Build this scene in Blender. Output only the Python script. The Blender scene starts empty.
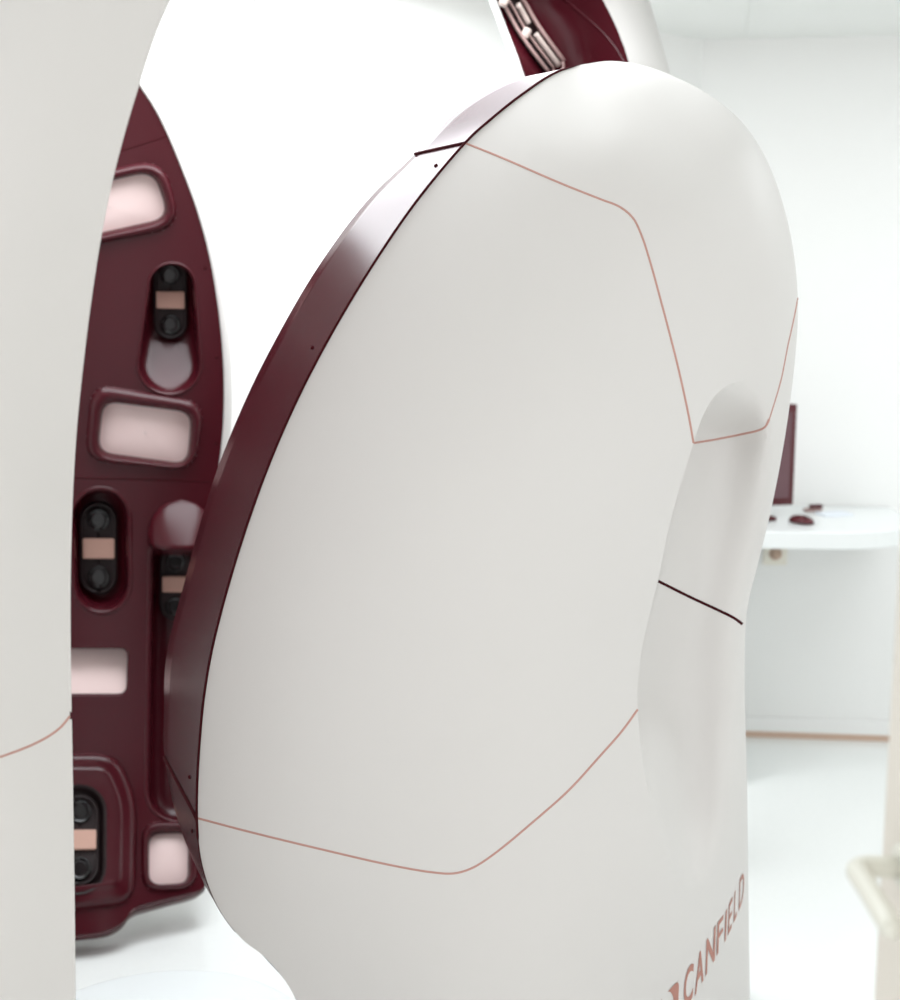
import bpy, bmesh, math
import numpy as np
from mathutils import Vector, Matrix
from mathutils.geometry import delaunay_2d_cdt

SC = bpy.context.scene
COL = SC.collection

# ------------------------------------------------------------------ camera
F, H, PITCH = 1200.0, 1.48, math.atan2(180, 1200)
CP, SP = math.cos(PITCH), math.sin(PITCH)

def unproj(px, py, Y):
    """world points seen at (px, py) that stand at distance Y (world y)"""
    px = np.asarray(px, float); py = np.asarray(py, float); Y = np.asarray(Y, float)
    rx = (px - 450) / F
    ru = (500 - py) / F
    ry = CP + ru * SP
    rz = -SP + ru * CP
    t = Y / ry
    return np.stack([rx * t, Y + 0 * t, H + rz * t], -1)

def at(px, py, Y):
    return Vector(unproj(px, py, Y).tolist())

def proj(p):
    x, y, z = p[0], p[1], p[2] - H
    d = y * CP - z * SP
    u = y * SP + z * CP
    return 450 + F * x / d, 500 - F * u / d

def py_at(Y, z):
    return proj((0, Y, z))[1]

cam_d = bpy.data.cameras.new('camera')
cam = bpy.data.objects.new('camera', cam_d)
COL.objects.link(cam)
cam.location = (0, 0, H)
cam.rotation_euler = (math.pi / 2 - PITCH, 0, 0)
cam_d.sensor_width = 36
cam_d.sensor_fit = 'AUTO'
cam_d.lens = 36 * F / 1000
cam_d.clip_start = 0.02
cam_d.dof.use_dof = True
cam_d.dof.focus_distance = 1.93
cam_d.dof.aperture_fstop = 3.0
SC.camera = cam

# ------------------------------------------------------------------ materials
def s2l(c):
    return tuple(((v / 255) / 12.92 if v / 255 <= .04045 else ((v / 255 + .055) / 1.055) ** 2.4) for v in c)

def mat(name, rgb, rough=.5, spec=.5, bump=0.0, bscale=300, var=0.0, coat=0.0, linear=False, metal=0.0):
    m = bpy.data.materials.new(name)
    m.use_nodes = True
    nt = m.node_tree
    b = nt.nodes['Principled BSDF']
    c = rgb if linear else s2l(rgb)
    b.inputs['Base Color'].default_value = (*c, 1)
    b.inputs['Roughness'].default_value = rough
    b.inputs['Specular IOR Level'].default_value = spec
    b.inputs['Coat Weight'].default_value = coat
    b.inputs['Metallic'].default_value = metal
    tc = nt.nodes.new('ShaderNodeTexCoord')
    nz = nt.nodes.new('ShaderNodeTexNoise')
    nz.inputs['Scale'].default_value = bscale
    nz.inputs['Detail'].default_value = 3
    nt.links.new(tc.outputs['Object'], nz.inputs['Vector'])
    if bump:
        bp = nt.nodes.new('ShaderNodeBump')
        bp.inputs['Strength'].default_value = bump
        bp.inputs['Distance'].default_value = .001
        nt.links.new(nz.outputs['Fac'], bp.inputs['Height'])
        nt.links.new(bp.outputs['Normal'], b.inputs['Normal'])
    if var:
        mx = nt.nodes.new('ShaderNodeMix'); mx.data_type = 'RGBA'
        mx.inputs['A'].default_value = (*[v * (1 - var) for v in c], 1)
        mx.inputs['B'].default_value = (*[min(1, v * (1 + var)) for v in c], 1)
        nt.links.new(nz.outputs['Fac'], mx.inputs['Factor'])
        nt.links.new(mx.outputs['Result'], b.inputs['Base Color'])
    return m

M_SHELL = mat('white_shell_plastic', (217, 214, 211), .5, .35, bump=.02, bscale=900)
M_SEAM = mat('panel_gap', (192, 150, 140), .8, .1, var=.05)
M_DARK = mat('dark_maroon_plastic', (68, 17, 26), .25, .4, bump=.03, bscale=1400)
M_DARK.node_tree.nodes['Principled BSDF'].inputs['IOR'].default_value = 1.42
M_GAP = mat('dark_gap', (60, 14, 20), .8, .1, var=.1)
M_POCKET = mat('black_pocket', (26, 10, 12), .5, .4, var=.1)
M_LENS = mat('lens_glass', (8, 4, 6), .2, .4, coat=.1, var=.05)
M_TAN = mat('tan_label', (205, 165, 150), .5, .3, var=.04)
M_FLASH = mat('flash_diffuser', (236, 212, 209), .25, .5, bump=.05, bscale=700)
M_LOGO = mat('logo_print', (178, 126, 113), .5, .3, var=.05)
M_WALL = mat('wall_paint', (245, 245, 243), .7, .2, bump=.05, bscale=250)
M_FLOOR = mat('floor_vinyl', (241, 243, 241), .15, .7, bump=.01, bscale=60, var=.02)
M_CEIL = mat('ceiling_tile', (242, 244, 241), .8, .2, bump=.05, bscale=200)
M_PALE_BROWN = mat('pale_brown', (206, 178, 158), .5, .3, var=.03)
M_DESK = mat('desk_laminate', (240, 243, 242), .3, .5, var=.01)
M_SCREEN = mat('screen_glass', (104, 74, 80), .2, .5, var=.04)
M_BEZEL = mat('monitor_plastic', (84, 30, 36), .4, .4, var=.05)
M_DOOR = mat('door_paint', (222, 216, 206), .5, .3, bump=.03, bscale=80)
M_HANDLE = mat('handle_lacquer', (224, 223, 212), .35, .5, var=.02)
M_LAMP = mat('lamp_tube_glass', (190, 172, 165), .3, .5, var=.02)
M_RAIL = mat('lamp_rail', (168, 138, 134), .35, .5, var=.04)
M_SOCKET = mat('socket_plastic', (240, 235, 222), .4, .4, var=.02)
M_PLAT = mat('platform_laminate', (240, 244, 244), .3, .5, var=.01)
M_PAPER = mat('paper', (235, 240, 246), .7, .2, var=.01)

# ------------------------------------------------------------------ object helpers
def link_mesh(name, verts, faces, m, parent=None, smooth=True):
    me = bpy.data.meshes.new(name)
    me.from_pydata([tuple(map(float, v)) for v in verts], [], faces)
    me.materials.append(m)
    bm = bmesh.new(); bm.from_mesh(me)
    bmesh.ops.remove_doubles(bm, verts=bm.verts, dist=1e-5)
    bmesh.ops.recalc_face_normals(bm, faces=bm.faces)
    bm.to_mesh(me); bm.free()
    if smooth:
        me.polygons.foreach_set('use_smooth', [True] * len(me.polygons))
    o = bpy.data.objects.new(name, me)
    COL.objects.link(o)
    if parent:
        o.parent = parent
        o.matrix_parent_inverse = parent_world(parent).inverted()
    return o

def parent_world(p):
    M = p.matrix_basis.copy()
    while p.parent:
        M = p.parent.matrix_basis @ p.matrix_parent_inverse @ M
        p = p.parent
    return M

def link_bm(name, bm, m, parent=None, smooth=False, angle=None):
    me = bpy.data.meshes.new(name)
    bmesh.ops.recalc_face_normals(bm, faces=bm.faces)
    bm.to_mesh(me); bm.free()
    me.materials.append(m)
    if smooth:
        me.polygons.foreach_set('use_smooth', [True] * len(me.polygons))
        if angle:
            me.set_sharp_from_angle(angle=math.radians(angle))
    o = bpy.data.objects.new(name, me)
    COL.objects.link(o)
    if parent:
        o.parent = parent
        o.matrix_parent_inverse = parent_world(parent).inverted()
    return o

def tag(o, label=None, cat=None, group=None, kind=None):
    if label: o['label'] = label
    if cat: o['category'] = cat
    if group: o['group'] = group
    if kind: o['kind'] = kind
    return o

def thing(name, loc, label, cat, group=None):
    o = bpy.data.objects.new(name, None)
    o.empty_display_size = .1
    o.location = loc
    COL.objects.link(o)
    return tag(o, label, cat, group)

def box_bm(bm, c, s, rot=None, bevel=0, seg=3):
    r = bmesh.ops.create_cube(bm, size=1)
    vs = r['verts']
    bmesh.ops.scale(bm, vec=s, verts=vs)
    if bevel:
        es = list({e for v in vs for e in v.link_edges})
        rr = bmesh.ops.bevel(bm, geom=es, offset=bevel, segments=seg, affect='EDGES', profile=.5)
        vs = list({v for v in rr['verts']} | {v for v in vs if v.is_valid})
    if rot is not None:
        bmesh.ops.rotate(bm, cent=(0, 0, 0), matrix=rot, verts=vs)
    bmesh.ops.translate(bm, vec=c, verts=vs)
    return vs

def tube(path, rad, n=10, caps=True):
    """verts, faces of a round tube along 3D points"""
    P = [Vector(p) for p in path]
    V, Fc = [], []
    up = None
    for i, p in enumerate(P):
        t = (P[min(i + 1, len(P) - 1)] - P[max(i - 1, 0)]).normalized()
        if up is None:
            up = t.orthogonal().normalized()
        up = (up - t * up.dot(t)).normalized()
        sd = t.cross(up)
        r = rad[i] if hasattr(rad, '__len__') else rad
        for k in range(n):
            a = 2 * math.pi * k / n
            V.append(p + (up * math.cos(a) + sd * math.sin(a)) * r)
    for i in range(len(P) - 1):
        for k in range(n):
            Fc.append((i * n + k, i * n + (k + 1) % n, (i + 1) * n + (k + 1) % n, (i + 1) * n + k))
    if caps:
        Fc.append(tuple(range(n)))
        Fc.append(tuple((len(P) - 1) * n + k for k in range(n)))
    return V, Fc

# ------------------------------------------------------------------ 2D helpers
def catmull(pts, step=5.0):
    P = np.asarray(pts, float)
    if len(P) == 2:
        n = max(1, int(np.hypot(*(P[1] - P[0])) / step))
        return P[0] + (P[1] - P[0]) * np.linspace(0, 1, n + 1)[:, None]
    E = np.vstack([2 * P[0] - P[1], P, 2 * P[-1] - P[-2]])
    out = []
    for i in range(1, len(E) - 2):
        p0, p1, p2, p3 = E[i - 1:i + 3]
        d01 = max(np.linalg.norm(p1 - p0), 1e-6) ** .5
        d12 = max(np.linalg.norm(p2 - p1), 1e-6) ** .5
        d23 = max(np.linalg.norm(p3 - p2), 1e-6) ** .5
        m1 = (p2 - p1 + d12 * ((p1 - p0) / d01 - (p2 - p0) / (d01 + d12)))
        m2 = (p2 - p1 + d12 * ((p3 - p2) / d23 - (p3 - p1) / (d12 + d23)))
        n = max(1, int(np.linalg.norm(p2 - p1) / step + .5))
        for k in range(n):
            t = k / n
            out.append((2 * t ** 3 - 3 * t ** 2 + 1) * p1 + (t ** 3 - 2 * t ** 2 + t) * m1 + (-2 * t ** 3 + 3 * t ** 2) * p2 + (t ** 3 - t ** 2) * m2)
    out.append(P[-1])
    return np.array(out)

def resample(poly, n):
    P = np.asarray(poly, float)
    L = np.concatenate([[0], np.cumsum(np.linalg.norm(np.diff(P, axis=0), axis=1))])
    s = np.linspace(0, L[-1], n)
    return np.stack([np.interp(s, L, P[:, k]) for k in range(P.shape[1])], -1)

def in_poly(P, poly):
    P = np.asarray(P, float); poly = np.asarray(poly, float)
    x, y = P[:, 0], P[:, 1]
    c = np.zeros(len(P), bool)
    j = len(poly) - 1
    for i in range(len(poly)):
        xi, yi = poly[i]; xj, yj = poly[j]
        cond = (yi > y) != (yj > y)
        with np.errstate(divide='ignore', invalid='ignore'):
            xx = (xj - xi) * (y - yi) / (yj - yi + 1e-30) + xi
        c ^= cond & (x < xx)
        j = i
    return c

def dist_pl(P, line):
    P = np.atleast_2d(np.asarray(P, float)); L = np.asarray(line, float)
    best = np.full(len(P), 1e9)
    for a, b in zip(L[:-1], L[1:]):
        ab = b - a
        t = np.clip(((P - a) @ ab) / (ab @ ab + 1e-12), 0, 1)
        d = np.linalg.norm(P - (a + t[:, None] * ab), axis=1)
        best = np.minimum(best, d)
    return best

class TPS:
    def __init__(s, ctrl, smooth=1e-4):
        C = np.array(ctrl, float)
        s.p = C[:, :2] / 500
        n = len(C)
        K = s.k(np.linalg.norm(s.p[:, None] - s.p[None], axis=2)) + smooth * np.eye(n)
        Q = np.hstack([np.ones((n, 1)), s.p])
        A = np.block([[K, Q], [Q.T, np.zeros((3, 3))]])
        s.w = np.linalg.solve(A, np.concatenate([C[:, 2], np.zeros(3)]))
    @staticmethod
    def k(r):
        return np.where(r > 1e-9, r * r * np.log(np.maximum(r, 1e-9)), 0)
    def __call__(s, P):
        P = np.atleast_2d(np.asarray(P, float)) / 500
        K = s.k(np.linalg.norm(P[:, None] - s.p[None], axis=2))
        return K @ s.w[:-3] + s.w[-3] + P @ s.w[-2:]

class Surface:
    """a curved sheet standing in the room: a distance for every direction"""
    def __init__(s, fn, zmin=None):
        s.fn = fn; s.zmin = zmin
    def pos(s, P):
        P = np.atleast_2d(np.asarray(P, float))
        W = unproj(P[:, 0], P[:, 1], s.fn(P))
        if s.zmin is not None:
            W[:, 2] = np.maximum(W[:, 2], s.zmin)
        return W
    def nrm(s, P, e=.6):
        P = np.atleast_2d(np.asarray(P, float))
        f = lambda dx, dy: unproj(P[:, 0] + dx, P[:, 1] + dy, s.fn(P + np.array([dx, dy])))
        n = np.cross(f(e, 0) - f(-e, 0), f(0, e) - f(0, -e))
        n /= np.linalg.norm(n, axis=1)[:, None] + 1e-12
        v = s.pos(P) - np.array([0, 0, H])
        n[np.einsum('ij,ij->i', n, v) > 0] *= -1
        return n
    def off(s, P, d):
        d = np.asarray(d, float)
        return s.pos(P) + s.nrm(P) * (d[..., None] if d.ndim else d)

def patch(surf, poly, step=9, holes=(), extra=None, posfn=None):
    """conforming triangulation of a region of the sheet"""
    poly = np.asarray(poly, float)
    if np.linalg.norm(poly[0] - poly[-1]) < 1e-6:
        poly = poly[:-1]
    pts = [tuple(p) for p in poly]
    edges = [(i, (i + 1) % len(poly)) for i in range(len(poly))]
    hs = []
    for h in holes:
        h = np.asarray(h, float)
        if np.linalg.norm(h[0] - h[-1]) < 1e-6:
            h = h[:-1]
        hs.append(h)
        b = len(pts)
        pts += [tuple(p) for p in h]
        edges += [(b + i, b + (i + 1) % len(h)) for i in range(len(h))]
    lo, hi = poly.min(0), poly.max(0)
    gx = np.arange(lo[0] + step / 2, hi[0], step)
    gy = np.arange(lo[1] + step / 2, hi[1], step)
    G = np.stack(np.meshgrid(gx, gy), -1).reshape(-1, 2)
    G[:, 0] += (np.round((G[:, 1] - gy[0]) / step) % 2) * step * .4 if len(gy) else 0
    if extra is not None:
        G = np.vstack([G[dist_pl(G, extra) > step * .55], extra]) if len(extra) > 1 else G
    ok = in_poly(G, poly)
    ring = np.vstack([poly, poly[:1]])
    for h in hs:
        ok &= ~in_poly(G, h)
    G = G[ok]
    if len(G):
        ok = dist_pl(G, ring) > (step * .4 if extra is None else .8)
        for h in hs:
            ok &= dist_pl(G, np.vstack([h, h[:1]])) > step * .4
        G = G[ok]
    pts += [tuple(p) for p in G]
    r = delaunay_2d_cdt([Vector(p) for p in pts], edges, [], 0, 1e-4)
    V = np.array([tuple(v) for v in r[0]]); T = [list(f) for f in r[2]]
    cen = np.array([V[t].mean(0) for t in T])
    keep = in_poly(cen, poly)
    for h in hs:
        keep &= ~in_poly(cen, h)
    T = [t for t, k in zip(T, keep) if k]
    W = (posfn or surf.pos)(V)
    return W, T

def join(*parts):
    V, Fc = [], []
    for v, f in parts:
        b = len(V)
        V += [tuple(p) for p in np.asarray(v, float)]
        Fc += [tuple(i + b for i in q) for q in f]
    return V, Fc

def loft(rows, closed=False):
    """rows: list of equally long point lists"""
    n = len(rows[0]); V = []; Fc = []
    for r in rows:
        V += [tuple(p) for p in np.asarray(r, float)]
    for i in range(len(rows) - 1):
        for k in range(n if closed else n - 1):
            k2 = (k + 1) % n
            Fc.append((i * n + k, i * n + k2, (i + 1) * n + k2, (i + 1) * n + k))
    return V, Fc

def inset(poly, d):
    """closed outline moved inward by d (outward when negative)"""
    P = np.asarray(poly, float)
    a = np.roll(P, 1, 0); b = np.roll(P, -1, 0)
    t = b - a; t /= np.linalg.norm(t, axis=1)[:, None] + 1e-9
    area = .5 * np.sum(P[:, 0] * b[:, 1] - b[:, 0] * P[:, 1])
    n = np.stack([-t[:, 1], t[:, 0]], -1) * (1 if area > 0 else -1)
    return P + n * d

def rings(surf, poly, spec, cap=False):
    """molded ring sections around an outline: spec = [(inset, offset)], offset a number or f(points)"""
    rows = []
    for d, o in spec:
        q = inset(poly, d)
        off = o(q) if callable(o) else np.full(len(q), float(o))
        rows.append(surf.off(q, off))
    V, Fc = loft(rows, True)
    if cap:
        q0 = inset(poly, spec[-1][0]); o = spec[-1][1]; c = q0.mean(0)
        rr = [rows[-1]]
        for s in (.9, .75, .55, .35, .18, .04):
            q = c + (q0 - c) * s
            rr.append(surf.off(q, o(q) if callable(o) else np.full(len(q), float(o))))
        b = len(V); n = len(poly)
        V2, F2 = loft(rr, True)
        V2 = list(V2); F2.append(tuple((len(rr) - 1) * n + k for k in range(n)))
        V += V2; Fc += [tuple(i + b for i in f) for f in F2]
    return V, Fc

def ribbon(surf, line, w, lift=.0005):
    """thin strip of width w (frame units) following the sheet"""
    L = np.asarray(line, float)
    t = np.gradient(L, axis=0); t /= np.linalg.norm(t, axis=1)[:, None] + 1e-9
    n = np.stack([-t[:, 1], t[:, 0]], -1)
    wv = np.asarray(w, float)
    wv = wv[:, None] if wv.ndim else wv
    rows = [surf.off(L + n * wv / 2 * k, lift + (0 if abs(k) < 1 else -.001)) for k in (-1, -.8, 0, .8, 1)]
    return loft(rows)

def rrect(c, w, h, r, ang=0, n=6, skew=0):
    pts = []
    for sx, sy, a0 in ((1, 1, 0), (-1, 1, 90), (-1, -1, 180), (1, -1, 270)):
        for k in range(n + 1):
            a = math.radians(a0 + 90 * k / n)
            pts.append((sx * (w / 2 - r) + r * math.cos(a), sy * (h / 2 - r) + r * math.sin(a)))
    P = np.array(pts)
    # fill long sides
    Q = []
    for a, b in zip(P, np.roll(P, -1, 0)):
        m = max(1, int(np.linalg.norm(b - a) / 6))
        for k in range(m):
            Q.append(a + (b - a) * k / m)
    P = np.array(Q)
    P[:, 1] += skew * P[:, 0]
    ca, sa = math.cos(math.radians(ang)), math.sin(math.radians(ang))
    return np.stack([P[:, 0] * ca - P[:, 1] * sa, P[:, 0] * sa + P[:, 1] * ca], -1) + np.array(c)

def rounded_poly(pts, r, n=5):
    P = np.array(pts, float); out = []
    for i in range(len(P)):
        a, b, c = P[i - 1], P[i], P[(i + 1) % len(P)]
        u = (a - b) / np.linalg.norm(a - b); v = (c - b) / np.linalg.norm(c - b)
        rr = min(r, np.linalg.norm(a - b) * .45, np.linalg.norm(c - b) * .45)
        p, q = b + u * rr, b + v * rr
        for k in range(n + 1):
            t = k / n
            out.append((1 - t) ** 2 * p + 2 * t * (1 - t) * b + t ** 2 * q)
    Q = []
    out = np.array(out)
    for a, b in zip(out, np.roll(out, -1, 0)):
        m = max(1, int(np.linalg.norm(b - a) / 6))
        for k in range(m):
            Q.append(a + (b - a) * k / m)
    return np.array(Q)

# ================================================================== THE ROOM
CEIL = 2.40
def wall(name, a, b, z0, z1, th, m=M_WALL):
    """upright slab whose visible face runs from a to b (thickness behind it)"""
    a = Vector((a[0], a[1], 0)); b = Vector((b[0], b[1], 0))
    d = (b - a).normalized(); n = Vector((-d.y, d.x, 0)) * th
    V = [(p.x, p.y, z) for z in (z0, z1) for p in (a, b, b + n, a + n)]
    Fc = [(0, 1, 5, 4), (1, 2, 6, 5), (2, 3, 7, 6), (3, 0, 4, 7), (0, 3, 2, 1), (4, 5, 6, 7)]
    return tag(link_mesh(name, V, Fc, m, smooth=False), kind='structure')

W0 = (-2.3, 3.5); W1 = (-.205, 3.46); W2 = (.84, 4.17); W3 = (2.7, 3.98)
wall('wall_left', (-2.3, -.3), W0, 0, CEIL, .1)
wall('wall_back_left', W0, W1, 0, CEIL, .1)
wall('wall_back_centre', W1, W2, 0, CEIL, .1)
wall('wall_back_right', W2, W3, 0, CEIL, .1)
wall('wall_right', W3, (2.7, -.3), 0, CEIL, .1)

def slab(name, z0, z1, m):
    pts = [(-2.3, -.3), (2.7, -.3), W3, W2, W1, W0]
    n = len(pts)
    V = [(x, y, z) for z in (z0, z1) for x, y in pts]
    Fc = [tuple(range(n)), tuple(range(n, 2 * n))] + [(i, (i + 1) % n, n + (i + 1) % n, n + i) for i in range(n)]
    return tag(link_mesh(name, V, Fc, m, smooth=False), kind='structure')
slab('floor', -.06, 0, M_FLOOR)
slab('ceiling', CEIL, CEIL + .06, M_CEIL)
# ceiling grid strips
def strip(name, a, b, z, w, h, m):
    bm = bmesh.new()
    a = Vector(a); b = Vector(b); d = b - a
    rot = Matrix.Rotation(math.atan2(d.y, d.x), 3, 'Z')
    box_bm(bm, ((a.x + b.x) / 2, (a.y + b.y) / 2, z), (d.length, w, h), rot, .001, 1)
    return tag(link_bm(name, bm, m), kind='structure')
strip('trim_1', (.2, 3.40, 0), (2.65, 3.20, 0), CEIL - .002, .02, .006, M_CEIL)
strip('trim_2', (.62, 2.5, 0), (.98, 4.1, 0), CEIL - .002, .02, .006, M_CEIL)
d = Vector((W3[0] - W2[0], W3[1] - W2[1], 0)).normalized(); n = Vector((d.y, -d.x, 0))
pa = Vector((*W2, 0)) + n * .007 + d * .02; pb = Vector((*W3, 0)) + n * .007 - d * .02
strip('baseboard_back_right', pa, pb, .048, .012, .052, M_WALL)
strip('gap_shadow_strip', pa, pb, .011, .013, .022, M_PALE_BROWN)  # brown strip coloured in for the gap and shadow below the baseboard

# ================================================================== NEAR-RIGHT WING (the big one)
GROUP = 'curved scanner wings around the platform'
A_PAIRS = [((580, 65), (580, 65), 0), ((555, 73), (550, 71.5), .02), ((520, 96), (505, 83), .05), ((490, 120), (459, 110), .07),
           ((465, 143), (415, 154), .11), ((419, 198), (366, 202), .13), ((376, 260), (318, 267), .16), ((333, 331), (277, 337), .2),
           ((297, 400), (246, 399), .26), ((263, 480), (213.5, 480), .30), ((230, 580), (185, 580), .31), ((209, 665), (166.5, 655), .30),
           ((200, 738), (164, 712), .27), ((197, 818), (164.5, 757), .24), ((203, 868), (177, 818), .15), ((217, 905), (194, 862), .10),
           ((240, 937), (217, 905), .04), ((268, 960), (264, 957), .015), ((288, 985), (288.5, 985), .01), ((300, 1010), (302, 1010), .01),
           ((316, 1060), (318, 1060), .01), ((325, 1130), (327, 1130), .01)]
YA_END, YS_END = 1.95, 2.34
fA = py_at(YA_END, 0); fS = py_at(YS_END, 0)
A_PAIRS.append(((328, fA), (330, fA), .01))
A_raw = [a for a, b, c in A_PAIRS]
# dense matched curves A (panel edge) and B (back edge of the dark rim)
AB = catmull([(a[0], a[1], b[0], b[1], c * 400) for a, b, c in A_PAIRS], 6)
A_line, B_line, B_dY = AB[:, :2], AB[:, 2:4], AB[:, 4] / 400
S_raw = [(580, 65), (610, 61), (645, 66), (690, 84), (725, 106), (750, 132), (770, 167), (786, 215), (795, 262), (798, 310),
         (795, 360), (789, 410), (781, 460), (771, 510), (759, 560), (749, 600), (745.5, 630), (745, 700), (747, 780),
         (748, 860), (749, 930), (750, 1000), (751, 1080), (752, fS)]
S_line = catmull(S_raw, 6)
RND, RR = .075, 34.0
ctrl = [(580, 65, 2.16), (555, 73, 2.11), (465, 143, 2.01), (370, 255, 1.95), (290, 398, 1.92), (226, 580, 1.89), (198, 745, 1.885),
        (197, 818, 1.89), (217, 905, 1.905), (270, 960, 1.92), (300, 1010, 1.93),
        (540, 150, 1.99), (450, 300, 1.90), (410, 500, 1.83), (400, 700, 1.83), (440, 873, 1.835), (440, 980, 1.84),
        (620, 140, 2.02), (600, 220, 1.95), (620, 330, 1.91), (600, 500, 1.87), (570, 650, 1.86), (580, 850, 1.86), (590, 980, 1.87),
        (693, 200, 2.00), (690, 330, 1.96), (690, 440, 1.95), (655, 580, 1.93), (636, 710, 1.93), (660, 860, 1.95), (655, 960, 1.95),
        (610, 61, 2.18), (690, 84, 2.2), (750, 130, 2.16), (786, 215, 2.12), (798, 310, 2.11), (789, 410, 2.12), (771, 510, 2.14),
        (748, 600, 2.15), (745, 700, 2.17), (748, 860, 2.20), (750, 1000, 2.28), (700, 920, 2.05), (722, 930, 2.12), (735, 915, 2.18),
        (700, 1000, 2.07), (725, 1000, 2.16),
        (328, fA, YA_END), (450, py_at(1.87, 0), 1.87), (600, py_at(1.91, 0), 1.91), (690, py_at(2.06, 0), 2.06), (752, fS, YS_END - RND)]
base_tps = TPS(ctrl)
def main_depth(P):
    P = np.atleast_2d(P)
    dd = dist_pl(P, S_line)
    w = np.clip(1 - dd / RR, 0, 1)
    tp = np.clip((P[:, 0] - 582) / 55, 0, 1); tp = tp * tp * (3 - 2 * tp)
    return base_tps(P) + RND * tp * (1 - np.sqrt(np.clip(1 - w * w, 0, 1)))
MAIN = Surface(main_depth, zmin=0)

# scooped recess on the back edge
R_left = catmull([(740, 381), (728, 385), (714, 397), (703, 416), (693.5, 443), (680, 487), (668, 532), (658, 581), (648, 622),
                  (640, 662), (637.5, 690), (638, 715), (644, 768), (655, 815), (669, 858), (684, 884)], 5)
R_right = catmull([(740, 381), (753, 385), (763, 397), (768.5, 415), (770, 440), (768, 490), (761, 540), (750, 586), (742.5, 624),
                   (741, 680), (741, 750), (737, 800), (728, 840), (714, 870), (699, 885), (684, 884)], 5)
def recess_disp(P):
    P = np.atleast_2d(P)
    y = P[:, 1]
    ys = R_left[:, 1].copy(); o = np.argsort(ys)
    xl = np.interp(y, ys[o], R_left[o, 0])
    yr = R_right[:, 1].copy(); o = np.argsort(yr)
    xr = np.interp(y, yr[o], R_right[o, 0])
    t = np.clip((P[:, 0] - xl) / np.maximum(xr - xl, 1e-3), 0, 1)
    up = np.clip((y - 380) / 62, 0, 1); up = up * up * (3 - 2 * up)
    dn = np.clip((885 - y) / 115, 0, 1); dn = np.sin(dn * math.pi / 2)
    # deep behind the left lip, running out to the right edge; below, a basin with rounded sides
    sst = lambda v: np.clip(v, 0, 1) ** 2 * (3 - 2 * np.clip(v, 0, 1))
    soft = sst((y - 690) / 110)
    g_hard = (1 - t ** 2.6) ** 1.35
    g_soft = sst(t / .4) * sst((1 - t) / .6)
    return .19 * (1 - .42 * soft) * up * dn * (g_hard * (1 - soft) + g_soft * soft)
REC = Surface(lambda P: main_depth(P) + recess_disp(P), zmin=0)

def sub(line, p, q):
    """piece of a polyline between the vertices nearest to p and q, ends snapped"""
    i = int(np.argmin(np.linalg.norm(line - np.array(p), axis=1)))
    j = int(np.argmin(np.linalg.norm(line - np.array(q), axis=1)))
    s = line[i:j + 1] if i <= j else line[j:i + 1][::-1]
    return s.copy()
def cat(*segs):
    out = [np.asarray(segs[0], float)]
    for s in segs[1:]:
        s = np.asarray(s, float)
        if np.linalg.norm(out[-1][-1] - s[0]) < 2.5:
            s = s[1:]
        out.append(s)
    P = np.vstack(out)
    if np.linalg.norm(P[0] - P[-1]) < 2.5:
        P = P[:-1]
    return P

pA1 = A_line[np.argmin(np.linalg.norm(A_line - np.array((465, 143)), axis=1))]
pA2 = A_line[np.argmin(np.linalg.norm(A_line - np.array((197, 818)), axis=1))]
pR1 = R_left[np.argmin(np.linalg.norm(R_left - np.array((693.5, 443)), axis=1))]
pR2 = R_left[np.argmin(np.linalg.norm(R_left - np.array((637.9, 709)), axis=1))]
pRr = R_right[np.argmin(np.linalg.norm(R_right - np.array((769, 420)), axis=1))]
pRd_l = R_left[np.argmin(np.linalg.norm(R_left - np.array((658, 581)), axis=1))]
pRd_r = R_right[np.argmin(np.linalg.norm(R_right - np.array((742.5, 624)), axis=1))]
pS1 = S_line[np.argmin(np.linalg.norm(S_line - np.array((797.5, 300)), axis=1))]
pS2 = S_line[np.argmin(np.linalg.norm(S_line - np.array((745.5, 630)), axis=1))]
seam_top = catmull([pA1, (500, 157), (560, 183), (600, 199), (620, 207), (633, 218), (641, 234), (649, 258), (662, 305), (677.5, 365), (688.5, 415), pR1], 5)
seam_bot = catmull([pA2, (250, 832), (320, 849), (390, 865), (430, 872), (453, 873.5), (470, 869), (490, 857), (540, 816), (570, 789), (600, 756), (622, 731), pR2], 5)
seam_rec = catmull([pR1, (715, 439.5), (745, 433.5), (757, 430.8), (765, 427), pRr], 3)
seam_side = catmull([pRr, (772.5, 409), (781, 380), (788, 345), (794, 318), pS1], 5)
seam_dark = catmull([pRd_l, (690, 597), (720, 611), (734, 618), pRd_r], 4)
seam_dark2 = catmull([pRd_r, pS2], 4)

def sil_extra(line, dists):
    """points running parallel to the silhouette, so its rounding is smooth"""
    t = np.gradient(line, axis=0); t /= np.linalg.norm(t, axis=1)[:, None] + 1e-9
    n = np.stack([-t[:, 1], t[:, 0]], -1)
    return np.vstack([line + n * d for d in dists])
EXTRA = sil_extra(S_line, (.9, 2.2, 4.5, 8, 13, 20, 28))

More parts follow.
